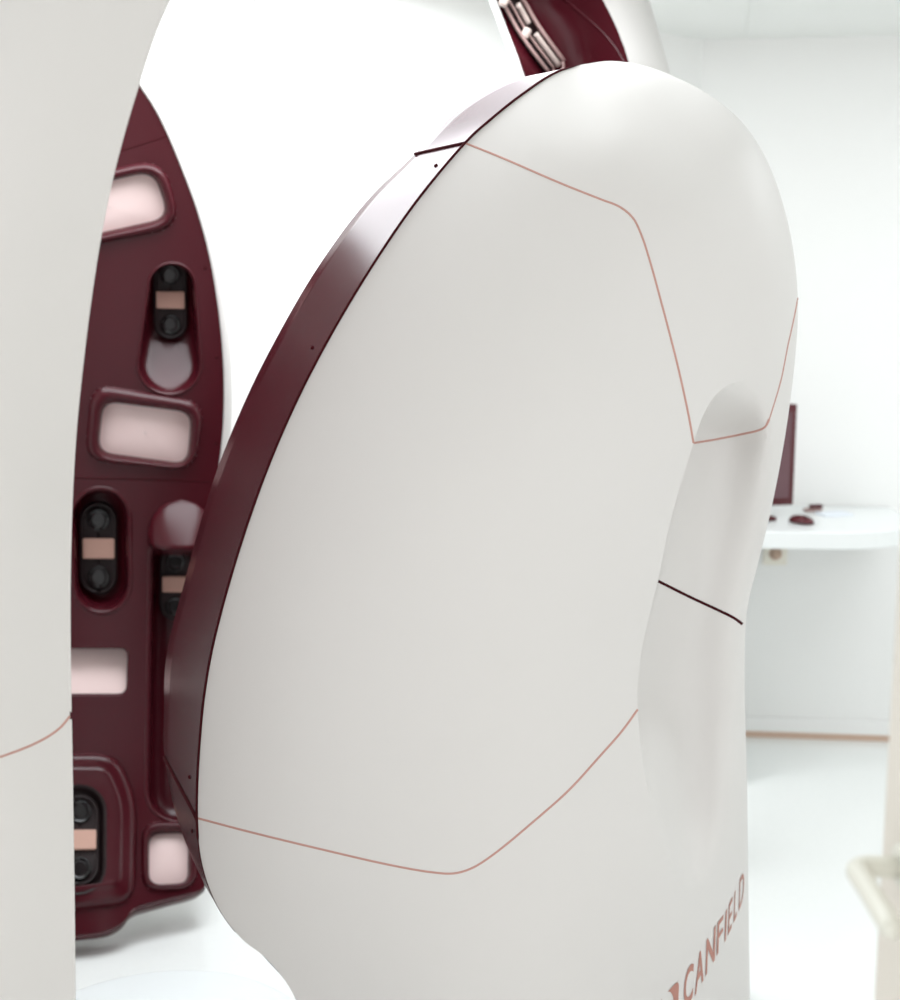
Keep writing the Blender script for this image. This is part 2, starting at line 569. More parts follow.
wing = thing('scanner_wing', at(540, fA, 2.25) * 1.0, 'largest white scanner wing in the middle with scooped back edge and CANFIELD lettering', 'scanner wing', GROUP)
wing.location.z = 0
poly_side = cat(sub(A_line, pA1, pA2), seam_bot, sub(R_left, pR2, pR1), seam_top[::-1])
poly_top = cat(sub(A_line, (580, 65), pA1), seam_top, sub(R_left, pR1, (740, 381)), sub(R_right, (740, 381), pRr), seam_side,
               sub(S_line, pS1, (580, 65)))
poly_mid = cat(sub(R_right, pRr, pRd_r), seam_dark2, sub(S_line, pS2, pS1), seam_side[::-1])
bot_line = catmull([(328, fA), (450, py_at(1.87, 0)), (600, py_at(1.91, 0)), (690, py_at(2.06, 0)), (752, fS)], 8)
poly_low = cat(sub(A_line, pA2, (328, fA)), bot_line, sub(S_line, (752, fS), pS2), seam_dark2[::-1],
               sub(R_right, pRd_r, (684, 884)), sub(R_left, (684, 884), pR2), seam_bot[::-1])
rec_up = cat(seam_rec, sub(R_right, pRr, (740, 381)), sub(R_left, (740, 381), pR1))
rec_mid = cat(sub(R_left, pR1, pRd_l), seam_dark, sub(R_right, pRd_r, pRr), seam_rec[::-1])
rec_low = cat(sub(R_left, pRd_l, (684, 884)), sub(R_right, (684, 884), pRd_r), seam_dark[::-1])

def lip(line):
    """side wall of the scoop between the flank and the scoop floor"""
    P = np.asarray(line, float)
    P = P[recess_disp(P) > 2e-4]
    a, b = MAIN.pos(P), REC.pos(P)
    return loft([a, a * .6 + b * .4, b])

EX = EXTRA
tri = lambda poly, s, st=9, ex=None: patch(s, poly, st, extra=ex)
link_mesh('side_panel', *tri(poly_side, MAIN), M_SHELL, wing)
tc_ = link_mesh('top_cover', *join(tri(poly_top, MAIN, 8, EX), tri(rec_up, REC, 4), lip(sub(R_left, (740, 381), pR1))), M_SHELL, wing)
mc_ = link_mesh('middle_cover', *join(tri(poly_mid, MAIN, 6, EX), tri(rec_mid, REC, 5), lip(sub(R_left, pR1, pRd_l))), M_SHELL, wing)
low = join(tri(poly_low, MAIN, 9, EX), tri(rec_low, REC, 5), lip(sub(R_left, pRd_l, (684, 884))))
lc_ = link_mesh('lower_cover', *low, M_SHELL, wing)

for o_ in (tc_, mc_, lc_):
    o_.data.set_sharp_from_angle(angle=math.radians(42))
# seams between the panels
for nm, ln, sf, w in (('panel_seam', seam_top, MAIN, 2.3), ('panel_seam', seam_bot, MAIN, 2.4), ('panel_seam', seam_rec, REC, 2.4),
                      ('panel_seam', seam_side, MAIN, 1.2), ('panel_seam', seam_dark, REC, 3.2)):
    link_mesh(nm, *ribbon(sf, ln, w), M_GAP if w > 3 else M_SEAM, wing)

# rim: dark glossy strip along the inner edge, in three lengths
def rim_piece(i0, i1, name, gap=0):
    a = MAIN.pos(A_line[i0:i1 + 1])
    bY = main_depth(A_line[i0:i1 + 1]) + B_dY[i0:i1 + 1]
    b = unproj(B_line[i0:i1 + 1, 0], B_line[i0:i1 + 1, 1], bY)
    b[:, 2] = np.maximum(b[:, 2], 0)
    rows = []
    for t in np.linspace(0, 1, 7):
        q = a * (1 - t) + b * t
        rows.append(q)
    # turned edge behind
    back = b.copy(); back[:, 1] += .03; back[:, 0] += .02
    rows.append(back)
    return link_mesh(name, *loft(rows), M_DARK, wing)
iA1 = int(np.argmin(np.linalg.norm(A_line - np.array((465, 143)), axis=1)))
iA2 = int(np.argmin(np.linalg.norm(A_line - np.array((197, 818)), axis=1)))
iEnd = len(A_line) - 1
rim_piece(0, iA1, 'upper_rim'); rim_piece(iA1, iA2, 'middle_rim'); rim_piece(iA2, iEnd, 'lower_rim')
# gap line between rim and white panels, and across the rim
gl = MAIN.pos(A_line[:iA2 + 36]); gl[:, 1] -= .0015
link_mesh('rim_seam', *tube(gl, [min(.0023, .0003 + i * .0003) if i < iA2 + 6 else max(.0004, .0013 - .00003 * (i - iA2)) for i in range(len(gl))], 6), M_GAP, wing)
for i in (iA1, iA2):
    a = MAIN.pos(A_line[i])[0]; bY = main_depth(A_line[i])[0] + B_dY[i]
    b = unproj(B_line[i, 0], B_line[i, 1], bY)
    p = [a * (1 - t) + b * t - np.array([.0007, .0012, 0]) for t in np.linspace(0, 1, 9)]
    link_mesh('rim_seam', *tube(p, .0024 if i == iA1 else .003, 6), M_GAP, wing)
# small screws in the rim
for px, py in ((437, 168), (317, 347), (189, 778), (190, 832)):
    d2 = np.linalg.norm(A_line - np.array((px, py)), axis=1); i = int(np.argmin(np.linalg.norm((A_line * .8 + B_line * .2) - np.array((px, py)), axis=1)))
    a = MAIN.pos(A_line[i])[0]; b = unproj(B_line[i, 0], B_line[i, 1], main_depth(A_line[i])[0] + B_dY[i])
    t = .2
    c = a * (1 - t) + b * t - np.array([.0007, .0012, 0])
    e = (b - a); e = Vector(e.tolist()).normalized(); tg = Vector((MAIN.pos(A_line[i + 1])[0] - a).tolist()).normalized()
    nn = e.cross(tg).normalized()
    if nn.y > 0: nn = -nn
    c = Vector(c.tolist())
    link_mesh('rim_screw', *tube([c - nn * .002, c + nn * .0008, c + nn * .0016], [.0034, .0034, .002], 12), M_GAP, wing)

# rounded back edge and the inner face (turned away from here)
NB = 90
Ar = resample(A_line, NB); Br = resample(np.hstack([B_line, B_dY[:, None], A_line]), NB)
Sr = resample(S_line, NB)
S3 = MAIN.pos(Sr)
inn = MAIN.pos(resample(A_line, NB)) - S3
inn[:, 2] = 0
ln = np.linalg.norm(inn, axis=1)[:, None]
inn = inn / (ln + 1e-9)
bck = S3.copy(); bck[:, 2] = 0; bck /= np.linalg.norm(bck, axis=1)[:, None]
rad = np.minimum(.16, ln * .3)
rows = [S3]
for th in np.linspace(0, math.pi * .55, 8)[1:]:
    q = S3 + inn * rad * (1 - math.cos(th)) + bck * rad * 1.3 * math.sin(th)
    rows.append(q)
link_mesh('back_edge', *loft(rows), M_SHELL, wing)
bb = unproj(Br[:, 0], Br[:, 1], main_depth(Br[:, 3:5]) + Br[:, 2]); bb[:, 2] = np.maximum(bb[:, 2], 0)
bb[:, 1] += .03; bb[:, 0] += .02
rr_ = [rows[-1] * (1 - t) + bb * t for t in np.linspace(0, 1, 8)]
link_mesh('inner_panel', *loft(rr_), M_DARK, wing)

# ---- lettering printed on the lower back of the wing
def text_mesh(txt, offset=.012):
    cu = bpy.data.curves.new('lettering_curve', 'FONT')
    cu.body = txt; cu.size = 1; cu.offset = offset; cu.resolution_u = 4
    o = bpy.data.objects.new('lettering_curve', cu)
    COL.objects.link(o)
    dg = bpy.context.evaluated_depsgraph_get()
    me = bpy.data.meshes.new_from_object(o.evaluated_get(dg))
    bm = bmesh.new(); bm.from_mesh(me)
    bmesh.ops.triangulate(bm, faces=bm.faces)
    for _ in range(2):
        bmesh.ops.subdivide_edges(bm, edges=[e for e in bm.edges if e.calc_length() > .06], cuts=1)
        bmesh.ops.triangulate(bm, faces=bm.faces)
    V = np.array([v.co[:] for v in bm.verts]); T = [tuple(v.index for v in f.verts) for f in bm.faces]
    bm.free()
    bpy.data.objects.remove(o); bpy.data.curves.remove(cu); bpy.data.meshes.remove(me)
    return V, T
# baseline stations: left edge of each letter -> place on the sheet
stations = [(683.0, 1008), (694.3, 995), (705, 975.5), (716.3, 955.5), (724.2, 942), (727.5, 935.5), (733.2, 923), (738.3, 911), (744, 897)]
word = 'CANFIELD'
starts = []
for k in range(len(word)):
    V_, T_ = text_mesh(word[k], .02 if k < 3 else .006)
    starts.append((V_, T_, V_[:, 0].min(), V_[:, 0].max(), V_[:, 1].max()))
lv, lf = [], []
heights = [37.5, 37.5, 36.5, 35, 32.5, 33, 33, 33, 33]
for k, (V_, T_, x0, x1, hh) in enumerate(starts):
    a, b = np.array(stations[k]), np.array(stations[k + 1])
    wid = {'I': .45, 'E': .66, 'L': .62, 'F': .74, 'D': .85}.get(word[k], .84)
    u = (V_[:, 0] - x0) / (x1 - x0) * wid
    base = a + (b - a) * u[:, None]
    v = V_[:, 1] / .73
    hk = heights[k] + (heights[k + 1] - heights[k]) * u
    P = base + np.stack([v * 1.2, -v * hk], -1)
    lv.append((MAIN.off(P, .0008), T_))
link_mesh('lettering', *join(*lv), M_LOGO, wing)
# emblem in front of the word: a leaning square with a round window
emb_o = catmull([(646, 1046), (651, 1014), (660, 1001), (669, 990), (677.5, 982), (678, 1000), (676.5, 1022), (664, 1036), (646, 1046)], 3)[:-1]
emb_h = np.array([(665.5 + 8.0 * math.cos(a), 1012 + 19 * math.sin(a) - 1.0 * 8 * math.cos(a)) for a in np.linspace(0, 2 * math.pi, 28, endpoint=False)])
V_, T_ = patch(MAIN, emb_o, 5, holes=[emb_h], posfn=lambda P: MAIN.off(P, .0008))
link_mesh('emblem', V_, T_, M_LOGO, wing)

# ================================================================== NEAR-LEFT WING
fE = py_at(1.56, 0)
E_line = catmull([(262, -150), (225, -105), (192, -50), (170, 0), (156, 34), (141, 80), (127, 126), (113, 180), (101, 240), (91, 305), (83, 370), (77, 430),
                  (73, 500), (71, 580), (71, 640), (71.9, 708), (72, 712), (72, 716), (72.1, 720), (72.2, 724), (73.5, 800), (75, 900), (76, 1000), (76, 1200), (76, fE)], 10)
E_line[:-1, 0] -= 2.2 * np.clip((1150 - E_line[:-1, 1]) / 100, 0, 1)
E_line[0] = (262, -150)
fl2 = py_at(1.44, 0)
L_out = catmull([(76, fE), (-150, py_at(1.42, 0)), (-420, py_at(1.5, 0))], 14)
L_far = catmull([(-420, py_at(1.5, 0)), (-440, 900), (-430, 400), (-380, 100), (-260, -100), (-60, -185), (120, -190), (262, -150)], 14)
lt = TPS([(262, -150, 1.66), (170, 0, 1.58), (101, 240, 1.56), (73, 500, 1.55), (72, 716, 1.55), (76, 1000, 1.56), (76, fE, 1.56),
          (-20, 100, 1.48), (-60, 400, 1.43), (-60, 716, 1.43), (-60, 1000, 1.44), (-150, py_at(1.42, 0), 1.42), (20, 500, 1.485), (20, 800, 1.49),
          (-60, -185, 1.64), (-260, -100, 1.6), (-430, 400, 1.52), (-440, 900, 1.5), (-420, py_at(1.5, 0), 1.5), (60, -80, 1.56)])
LEFT = Surface(lt, zmin=0)
wl = thing('scanner_wing', (at(0, fE, 1.5).x, 1.62, 0), 'plain white scanner wing cut off by the left edge of the photo', 'scanner wing', GROUP)
eS = E_line[np.argmin(np.linalg.norm(E_line - np.array((72, 716)), axis=1))]
seam_l = catmull([eS, (61, 727), (42, 740), (0, 757), (-100, 784), (-250, 800), (-434, 800)], 8)
far_s = L_far[np.argmin(np.linalg.norm(L_far - np.array((-437, 800)), axis=1))]
seam_l[-1] = far_s
up_poly = cat(sub(E_line, (262, -150), eS), seam_l, sub(L_far, far_s, (262, -150)))
lo_poly = cat(sub(E_line, eS, (76, fE)), L_out, sub(L_far, (-420, py_at(1.5, 0)), far_s), seam_l[::-1])
link_mesh('upper_cover', *patch(LEFT, up_poly, 18), M_SHELL, wl)
link_mesh('lower_cover', *patch(LEFT, lo_poly, 18), M_SHELL, wl)
link_mesh('panel_seam', *ribbon(LEFT, seam_l[:60], 2.6), M_SEAM, wl)
# bright rounded edge bead in two lengths, and the back
for nm, seg in (('edge_bead', sub(E_line, (262, -150), (72, 712))), ('edge_bead', sub(E_line, (72, 720), (76, fE)))):
    e3 = LEFT.pos(seg); e3[:, 1] += .0015; e3[:, 2] = np.maximum(e3[:, 2], .001)
    link_mesh(nm, *tube(e3, .0022, 8), M_SHELL, wl)
e3 = LEFT.pos(resample(E_line, 60)); f3 = LEFT.pos(resample(L_far[::-1], 60))
b1 = e3 + np.array([-.012, .03, 0]); b2 = f3 + np.array([.02, .12, 0])
b1[:, 2] = np.maximum(b1[:, 2], 0); b2[:, 2] = np.maximum(b2[:, 2], 0)
link_mesh('inner_panel', *loft([e3, b1] + [b1 * (1 - t) + b2 * t + np.array([0, .03 * math.sin(math.pi * t), 0]) for t in np.linspace(.05, 1, 8)] + [f3]), M_DARK, wl)

# ================================================================== FAR-LEFT WING, dark inside with cameras and flashes
G_raw = [(112, 52), (125, 64), (138, 84), (153, 106), (168, 136), (182, 170), (197, 211), (209, 255), (217, 300), (222.5, 350), (224, 400), (222, 440), (217, 482),
         (211, 540), (208, 640), (206.5, 760), (205.5, 850), (205, 886)]
G_bot = [(205, 886), (200, 890), (170, 897.5), (150, 902.5), (138, 906), (131, 911), (123, 921.5), (108, 930), (78, 935), (40, 938), (0, 936)]
G_far = [(0, 936), (-26, 900), (-44, 700), (-48, 500), (-34, 300), (0, 160), (50, 70), (80, 48), (112, 52)]
Gr, Gb, Gf = catmull(G_raw, 5), catmull(G_bot, 5), catmull(G_far, 12)
dk = TPS([(112, 52, 2.78), (168, 136, 2.86), (207, 255, 2.93), (221, 400, 2.97), (214, 482, 2.98), (208, 640, 2.97), (205, 886, 2.76),
          (100, 200, 2.84), (100, 420, 2.90), (100, 650, 2.90), (100, 930, 2.63), (0, 936, 2.60), (-44, 700, 2.78), (-48, 400, 2.78), (20, 150, 2.78),
          (150, 800, 2.84)])
DK = Surface(dk)
wd = thing('scanner_wing', (at(90, 930, 2.9).x, 3.0, 0), 'far scanner wing showing its dark inside with camera pockets and flash windows', 'scanner wing', GROUP)

def capsule(ct, rt, cb, rb, n=16):
    a = [(ct[0] + rt * math.cos(t), ct[1] - rt * math.sin(t)) for t in np.linspace(0, math.pi, n)]
    b = [(cb[0] - rb * math.cos(t), cb[1] + rb * math.sin(t)) for t in np.linspace(0, math.pi, n)]
    P = np.array(a + b); Q = []
    for p, q in zip(P, np.roll(P, -1, 0)):
        m = max(1, int(np.linalg.norm(q - p) / 6))
        Q += [p + (q - p) * k / m for k in range(m)]
    return np.array(Q)
# outlines of everything moulded into the dark panel
flashA = rounded_poly([(52, 183), (163, 157), (183, 227), (48, 254)], 30)
windowA = rounded_poly([(60, 193), (154, 172), (169, 218), (55, 243)], 18)
pocketB = capsule((172, 287), 25.5, (169.5, 363), 33.5)
flashC = rounded_poly([(91, 383), (206, 402), (195, 471), (84, 461)], 24)
windowC = rounded_poly([(104, 403), (191, 414), (187, 465), (99, 453)], 14)
pocketD = capsule((100.5, 518), 32, (102, 584), 31)
hoodE = capsule((180.5, 560), 33, (178, 790), 34)
flashF = rounded_poly([(30, 647), (130, 647), (128, 696), (30, 696)], 11)
bulgeG = rounded_poly([(20, 752), (118, 752), (138, 800), (136, 904), (20, 916)], 26, 8)
flashH = rounded_poly([(141, 821), (198, 821), (198, 889), (141, 892)], 20)
windowH = rounded_poly([(150, 833), (188, 832), (188, 882), (150, 884)], 11)
HOLES = [flashA, pocketB, flashC, pocketD, hoodE, flashF, bulgeG, flashH]

# inner panel split by its two seams
g1 = Gr[np.argmin(np.linalg.norm(Gr - np.array((168, 137)), axis=1))]
g2 = Gr[np.argmin(np.linalg.norm(Gr - np.array((214.5, 481)), axis=1))]
k1 = Gf[np.argmin(np.linalg.norm(Gf - np.array((0, 178)), axis=1))]
k2 = Gf[np.argmin(np.linalg.norm(Gf - np.array((-48, 478)), axis=1))]
s1 = catmull([g1, (120, 151), (60, 166), k1], 8)
s2 = catmull([g2, (140, 479.5), (70, 478), k2], 8)
p1 = cat(sub(Gr, (112, 52), g1), s1, sub(Gf, k1, (112, 52)))
p2 = cat(sub(Gr, g1, g2), s2, sub(Gf, k2, k1), s1[::-1])
p3 = cat(sub(Gr, g2, (205, 886)), Gb, sub(Gf, (0, 936), k2), s2[::-1])
link_mesh('inner_panel', *patch(DK, p1, 12), M_DARK, wd)
link_mesh('inner_panel', *patch(DK, p2, 12, holes=[flashA, pocketB, flashC]), M_DARK, wd)
link_mesh('inner_panel', *patch(DK, p3, 12, holes=[pocketD, hoodE, flashF, bulgeG, flashH]), M_DARK, wd)
link_mesh('panel_seam', *ribbon(DK, s1[:18], 1.5), M_GAP, wd)
link_mesh('panel_seam', *ribbon(DK, s2[:30], 1.5), M_GAP, wd)

def flash_hood(outer, window, depth):
    """flash window under a wide moulded hood: blends the outer outline into the window outline"""
    n = 96
    O = resample(np.vstack([outer, outer[:1]]), n + 1)[:-1]; W = resample(np.vstack([window, window[:1]]), n + 1)[:-1]
    rows = []
    for t, o in ((0, 0), (.1, .006), (.3, .014), (.5, .016), (.7, .012), (.85, .004), (.93, -.008), (1, -depth)):
        rows.append(DK.off(O * (1 - t) + W * t, o))
    fr = link_mesh('flash_window', *loft(rows, True), M_DARK, wd)
    q = inset(W, -.6); c = q.mean(0)
    rows = [DK.off(c + (q - c) * s_, -depth + .002 + .006 * (1 - s_ * s_)) for s_ in (1, .9, .75, .5, .25, .02)]
    link_mesh('diffuser', *loft(rows, True), M_FLASH, fr)
def flash(poly, spec, cap_inset, cap_off, dome=.006, lab=None):
    fr = link_mesh('flash_window', *rings(DK, poly, spec), M_DARK, wd)
    q = inset(poly, cap_inset)
    c = q.mean(0)
    rows = [DK.off(c + (q - c) * s, cap_off(c + (q - c) * s) + dome * (1 - s * s) if callable(cap_off) else cap_off + dome * (1 - s * s)) for s in (1, .9, .75, .5, .25, .02)]
    df = link_mesh('diffuser', *loft(rows, True), M_FLASH, fr)
    return fr
flash_hood(flashA, windowA, .016)
flash_hood(flashC, windowC, .02)
flash(flashF, [(0, 0), (1, -.002), (2, -.006)], 1.8, lambda P: -.006 - .05 * np.clip((696 - P[:, 1]) / 50, 0, 1), 0)
flash_hood(flashH, windowH, .018)

def module(parent, c, w, h, off, lens=((0, -1), (0, 1)), plate_dy=0, tilt=0):
    """pill-shaped camera module: rim, plate label in the middle, lens above and below"""
    r = w / 2 * .98
    pill = rrect(c, w, h, r, tilt)
    body = link_mesh('camera_module', *rings(DK, pill, [(0, off - .02), (0, off), (1.2, off + .003), (3, off + .003), (4, off - .003)], cap=True), M_POCKET, parent)
    plate = rrect((c[0], c[1] + plate_dy), w * .84, h * .215, 1.5, tilt, 3)
    link_mesh('label_plate', *rings(DK, plate, [(0, off - .003), (0, off + .006), (.8, off + .007)], cap=True), M_TAN, parent)
    for dx, dy in lens:
        lc = (c[0] + dx, c[1] + dy * h * .31)
        circ = np.array([(lc[0] + w * .3 * math.cos(a), lc[1] + w * .3 * math.sin(a)) for a in np.linspace(0, 2 * math.pi, 28, endpoint=False)])
        link_mesh('lens', *rings(DK, circ, [(0, off - .004), (0, off + .003), (1.5, off + .003), (2.5, off - .001), (4.5, off + .001)], cap=True), M_LENS, parent)
# B: deep at the top, ramping out to the surface at the bottom
rampB = lambda d: (lambda P: -d * np.clip((393 - P[:, 1]) / 52, .04, 1) ** .8)
pb_ = link_mesh('camera_pocket', *rings(DK, pocketB, [(0, 0), (1, .004), (2.5, .003), (4, rampB(.02)), (5, rampB(.07)), (9, rampB(.085)), (14, rampB(.09)), (18, rampB(.09))], cap=True), M_DARK, wd)
module(pb_, (172, 303), 34, 80, -.07)
pd_ = link_mesh('camera_pocket', *rings(DK, pocketD, [(0, 0), (1.5, .004), (3.5, .003), (6, -.02), (7.5, -.07), (12, -.08), (20, -.08)], cap=True), M_DARK, wd)
module(pd_, (99, 553), 38, 92, -.06)
# E: half-round hood above a long trench
def hood_off(s):
    return lambda P: s * np.clip((560 - P[:, 1]) / 60, 0, 1)
pe_ = link_mesh('camera_trench', *rings(DK, hoodE, [(0, 0), (1.5, .003), (3.5, .002), (5.5, -.02), (7, -.06), (12, -.082), (22, -.082)], cap=True), M_DARK, wd)
# the hood: a rounded cowl swelling out of the panel over the trench
hr = []
cx = 181
for t in np.linspace(0, 1, 11):
    row = []
    half = 34 * math.sqrt(max(.0004, 1 - (1 - min(1, t * 1.25)) ** 2)) if t < .8 else 34
    for a in np.linspace(math.pi, 0, 25):
        px = cx + half * math.cos(a)
        y = 499 + 44 * t - 0 * a
        lift = .088 * t ** .85 * math.sin(a) ** .8
        row.append(DK.off([(px, y)], lift)[0])
    hr.append(row)
inner = [DK.off([(cx + 31 * math.cos(a), 544)], .076 * math.sin(a) ** .75)[0] for a in np.linspace(math.pi, 0, 25)]
deep = [DK.off([(cx + 30 * math.cos(a), 556)], -.03 + .02 * math.sin(a))[0] for a in np.linspace(math.pi, 0, 25)]
link_mesh('cowl', *loft(hr + [inner, deep]), M_DARK, pe_)
module(pe_, (176, 588), 32, 72, -.055)
# G: raised arch round a pair of lenses
pk = rrect((78, 841), 52, 108, 25)
gv = rings(DK, bulgeG, [(0, 0), (2, .012), (5, .020), (9, .023), (13, .024), (16, .025), (17.5, .0275), (19.5, .029), (21.5, .028)])
gt = patch(DK, inset(bulgeG, 21.5), 8, holes=[inset(pk, -2)], posfn=lambda P: DK.off(P, .028))
pg_ = link_mesh('camera_housing', *join(gv, gt), M_DARK, wd)
link_mesh('lens_pocket', *rings(DK, pk, [(-2, .028), (0, .027), (1.5, .02), (2.5, .004), (6, .002)], cap=True), M_POCKET, pg_)
module(pg_, (80, 841), 38, 92, .012)

# lower lip of the panel, its white shell behind
bl = Gb[Gb[:, 0] > 20]
blr = DK.pos(bl)
lip_rows = [DK.off(bl, 0), DK.off(bl, -.004) - np.array([0, 0, .008]), DK.off(bl, -.03) - np.array([0, 0, .012]), DK.off(bl, -.08) - np.array([0, 0, .010])]
link_mesh('lower_lip', *loft(lip_rows), M_RAIL if False else M_DARK, wd)
for px, py in ((218, 357), (217.5, 443), (206.5, 268)):
    c = DK.off([(px - 1.5, py)], 0)[0]; nn = DK.nrm([(px - 1.5, py)])[0]
    link_mesh('rim_screw', *tube([c - nn * .002, c + nn * .001, c + nn * .002], [.004, .004, .0025], 10), M_GAP, wd)
Gout = np.vstack([Gr, Gb[1:], Gf[1:-1]])
NO = 160
go = resample(np.vstack([Gout, Gout[:1]]), NO + 1)[:-1]
front = DK.pos(go)
cen = front.mean(0)
wgt = np.clip(1 - dist_pl(go, Gr) / 3, 0, 1) * np.clip((880 - go[:, 1]) / 60, 0, 1) + 0
wgt = np.maximum(wgt, (go[:, 0] < 40) * 1.0) * np.clip((905 - go[:, 1]) / 40, 0, 1) - .8 * np.clip((go[:, 1] - 880) / 15, 0, 1)
def out_px(P, d): return P + (inset(P, -1) - P) * (d * wgt)[:, None]
rowsW = [DK.off(go, -.004), DK.off(go, .002 * np.clip(wgt, -1, 1)), DK.off(out_px(go, 1.5), .004 * np.clip(wgt, -1, 1)), DK.off(out_px(go, 5), -.004), DK.off(out_px(go, 8), -.02)]
r5 = DK.off(out_px(go, 9.5), -.05)
bk = np.array([-.55, .83, 0])
rowsW.append(r5)
for s, dd in ((.97, .05), (.9, .1), (.75, .16), (.5, .21), (.25, .235), (.02, .24)):
    c5 = r5.mean(0)
    q = c5 + (r5 - c5) * s + bk * dd
    q[:, 1] = np.minimum(q[:, 1], 3.42)
    rowsW.append(q)
link_mesh('outer_shell', *loft(rowsW, True), M_SHELL, wd)
# foot that carries the wing
bm = bmesh.new()
fp = at(60, 915, 2.95)
box_bm(bm, (fp.x - .05, 3.02, .1), (.26, .14, .2), None, .03, 4)
link_bm('foot', bm, M_SHELL, wd, True, 40)

# ================================================================== FAR-RIGHT WING (only its top shows)
YB = 2.95
fq = py_at(YB, 0)
ql = catmull([(487, -32), (497, 2), (510, 36), (525, 78), (536, 130), (542, 220), (546, 500), (546, fq)], 12)
qr = catmull([(580, -38), (592, -19), (603, 0), (619, 33), (631, 70), (640, 120), (645, 220), (648, 500), (648, fq)], 12)
qo = catmull([(626, -42), (638, -26), (649, 0), (659, 34), (671, 78), (679, 130), (684, 220), (686, 500), (686, fq)], 12)
ad = TPS([(487, -32, 2.80), (525, 78, 2.86), (546, 500, 2.9), (546, fq, YB), (580, -38, 2.88), (631, 70, 2.92), (648, 500, 2.96), (648, fq, YB),
          (535, 0, 2.98), (575, 80, 3.03), (600, 500, 3.05), (600, fq, YB + .01)])
AR = Surface(ad, zmin=0)
wa = thing('scanner_wing', (at(600, fq, YB).x, 3.1, 0), 'scanner wing behind the big one, only its dark top with a lamp strip showing', 'scanner wing', GROUP)
N3 = 50
l2, r2, o2 = resample(ql, N3), resample(qr, N3), resample(qo, N3)
rows = []
for t in np.linspace(0, 1, 14):
    rows.append(AR.pos(l2 * (1 - t) + r2 * t))
link_mesh('inner_panel', *loft(rows), M_DARK, wa)
# ridge line moulded in the panel
link_mesh('panel_ridge', *ribbon(AR, catmull([(555, -10), (575, 8), (600, 30), (614, 46), (624, 62)], 5), 3.0, .003), M_DARK, wa)
rr3 = AR.pos(r2)
oo = unproj(o2[:, 0], o2[:, 1], ad(r2) + .10); oo[:, 2] = np.maximum(oo[:, 2], 0)
ll3 = AR.pos(l2)
lo_ = unproj(l2[:, 0] - 7, l2[:, 1] + 2, ad(l2) + .05); lo_[:, 2] = np.maximum(lo_[:, 2], 0)
mid = rr3 * .5 + oo * .5 + np.array([.008, -.02, 0])
bkr = [oo + np.array([-.01, .08, 0]), oo + np.array([-.08, .16, 0]), lo_ * .5 + oo * .5 + np.array([0, .2, 0]), lo_ + np.array([.02, .1, 0]), lo_]
edge_l = ll3 * .5 + lo_ * .5 + np.array([-.006, -.006, 0])
link_mesh('outer_shell', *loft([rr3, rr3 * .8 + oo * .2 + np.array([0, -.012, 0]), mid, oo] + bkr + [edge_l, ll3]), M_SHELL, wa)
# close the top
tv = [rr3[0], mid[0], oo[0]] + [b[0] for b in bkr] + [edge_l[0], ll3[0]] + [r[0] for r in rows[1:-1]]
link_mesh('top_cap', tv, [tuple(range(len(tv)))], M_SHELL, wa, smooth=False)
# lamp strip along the inner edge: closed rail, two tubes, connector blocks
ax = catmull([(500, -14), (508, 2), (520, 25), (531, 42), (543, 58), (551, 68)], 4)
def strip_rail(d):
    t = np.gradient(ax, axis=0); t /= np.linalg.norm(t, axis=1)[:, None]
    n = np.stack([-t[:, 1], t[:, 0]], -1)
    return ax + n * d
lp = link_mesh('lamp_strip', *tube(AR.off(strip_rail(-8.0), .02), .0052, 8), M_RAIL, wa)
link_mesh('rail', *tube(AR.off(strip_rail(9.5), .014), .004, 8), M_RAIL, lp)
link_mesh('rail', *tube(AR.off(strip_rail(5.2), .02), .003, 8), M_RAIL, lp)
endp = np.array([(551 + 8.0 * .8 * math.cos(a) + 0, 68 + 8 * math.sin(a)) for a in np.linspace(-.6, 2.4, 9)])
link_mesh('rail', *tube(AR.off(endp, .018), .004, 8), M_RAIL, lp)
def seg_ax(y0, y1): return ax[(ax[:, 1] >= y0) & (ax[:, 1] <= y1)]
for y0, y1 in ((3, 30), (37, 68)):
    s_ = seg_ax(y0, y1)
    link_mesh('lamp_tube', *tube(AR.off(s_, .022), .0068, 12), M_LAMP, lp)
for px, py in ((504.5, 1), (526, 33.5)):
    c = at(px, py, float(ad((px, py))[0]) - .035)
    bm = bmesh.new()
    box_bm(bm, c, (.020, .02, .026), Matrix.Rotation(.5, 3, 'Y'), .006, 3)
    link_bm('connector', bm, M_LAMP, lp, True, 50)
# back plate of the strip
link_mesh('back_plate', *ribbon(AR, ax, 20, .008), M_POCKET, lp)

# ================================================================== PLATFORM
bm = bmesh.new()
pr = .34
cx_, cy_ = -.60, 2.20
prof = [(0, .022), (pr - .012, .022), (pr - .004, .02), (pr, .014), (pr, .0)]
N = 72
V = []; Fc = []
for r_, z_ in prof:
    for k in range(N):
        a = 2 * math.pi * k / N
        V.append((cx_ + max(r_, .001) * math.cos(a), cy_ + max(r_, .001) * math.sin(a), z_))
for i in range(len(prof) - 1):
    for k in range(N):
        Fc.append((i * N + k, i * N + (k + 1) % N, (i + 1) * N + (k + 1) % N, (i + 1) * N + k))
bm.free()
pl = link_mesh('platform', V, Fc, M_PLAT)
tag(pl, 'low round white platform on the floor between the wings', 'platform')

# ================================================================== DESK AND WHAT IS ON IT
def wall_y(x): return W2[1] + (W3[1] - W2[1]) * (x - W2[0]) / (W3[0] - W2[0])
DZ = .84
yaw = math.atan2(W3[1] - W2[1], W3[0] - W2[0])
dx = Vector((math.cos(yaw), math.sin(yaw), 0)); dy = Vector((-dx.y, dx.x, 0))
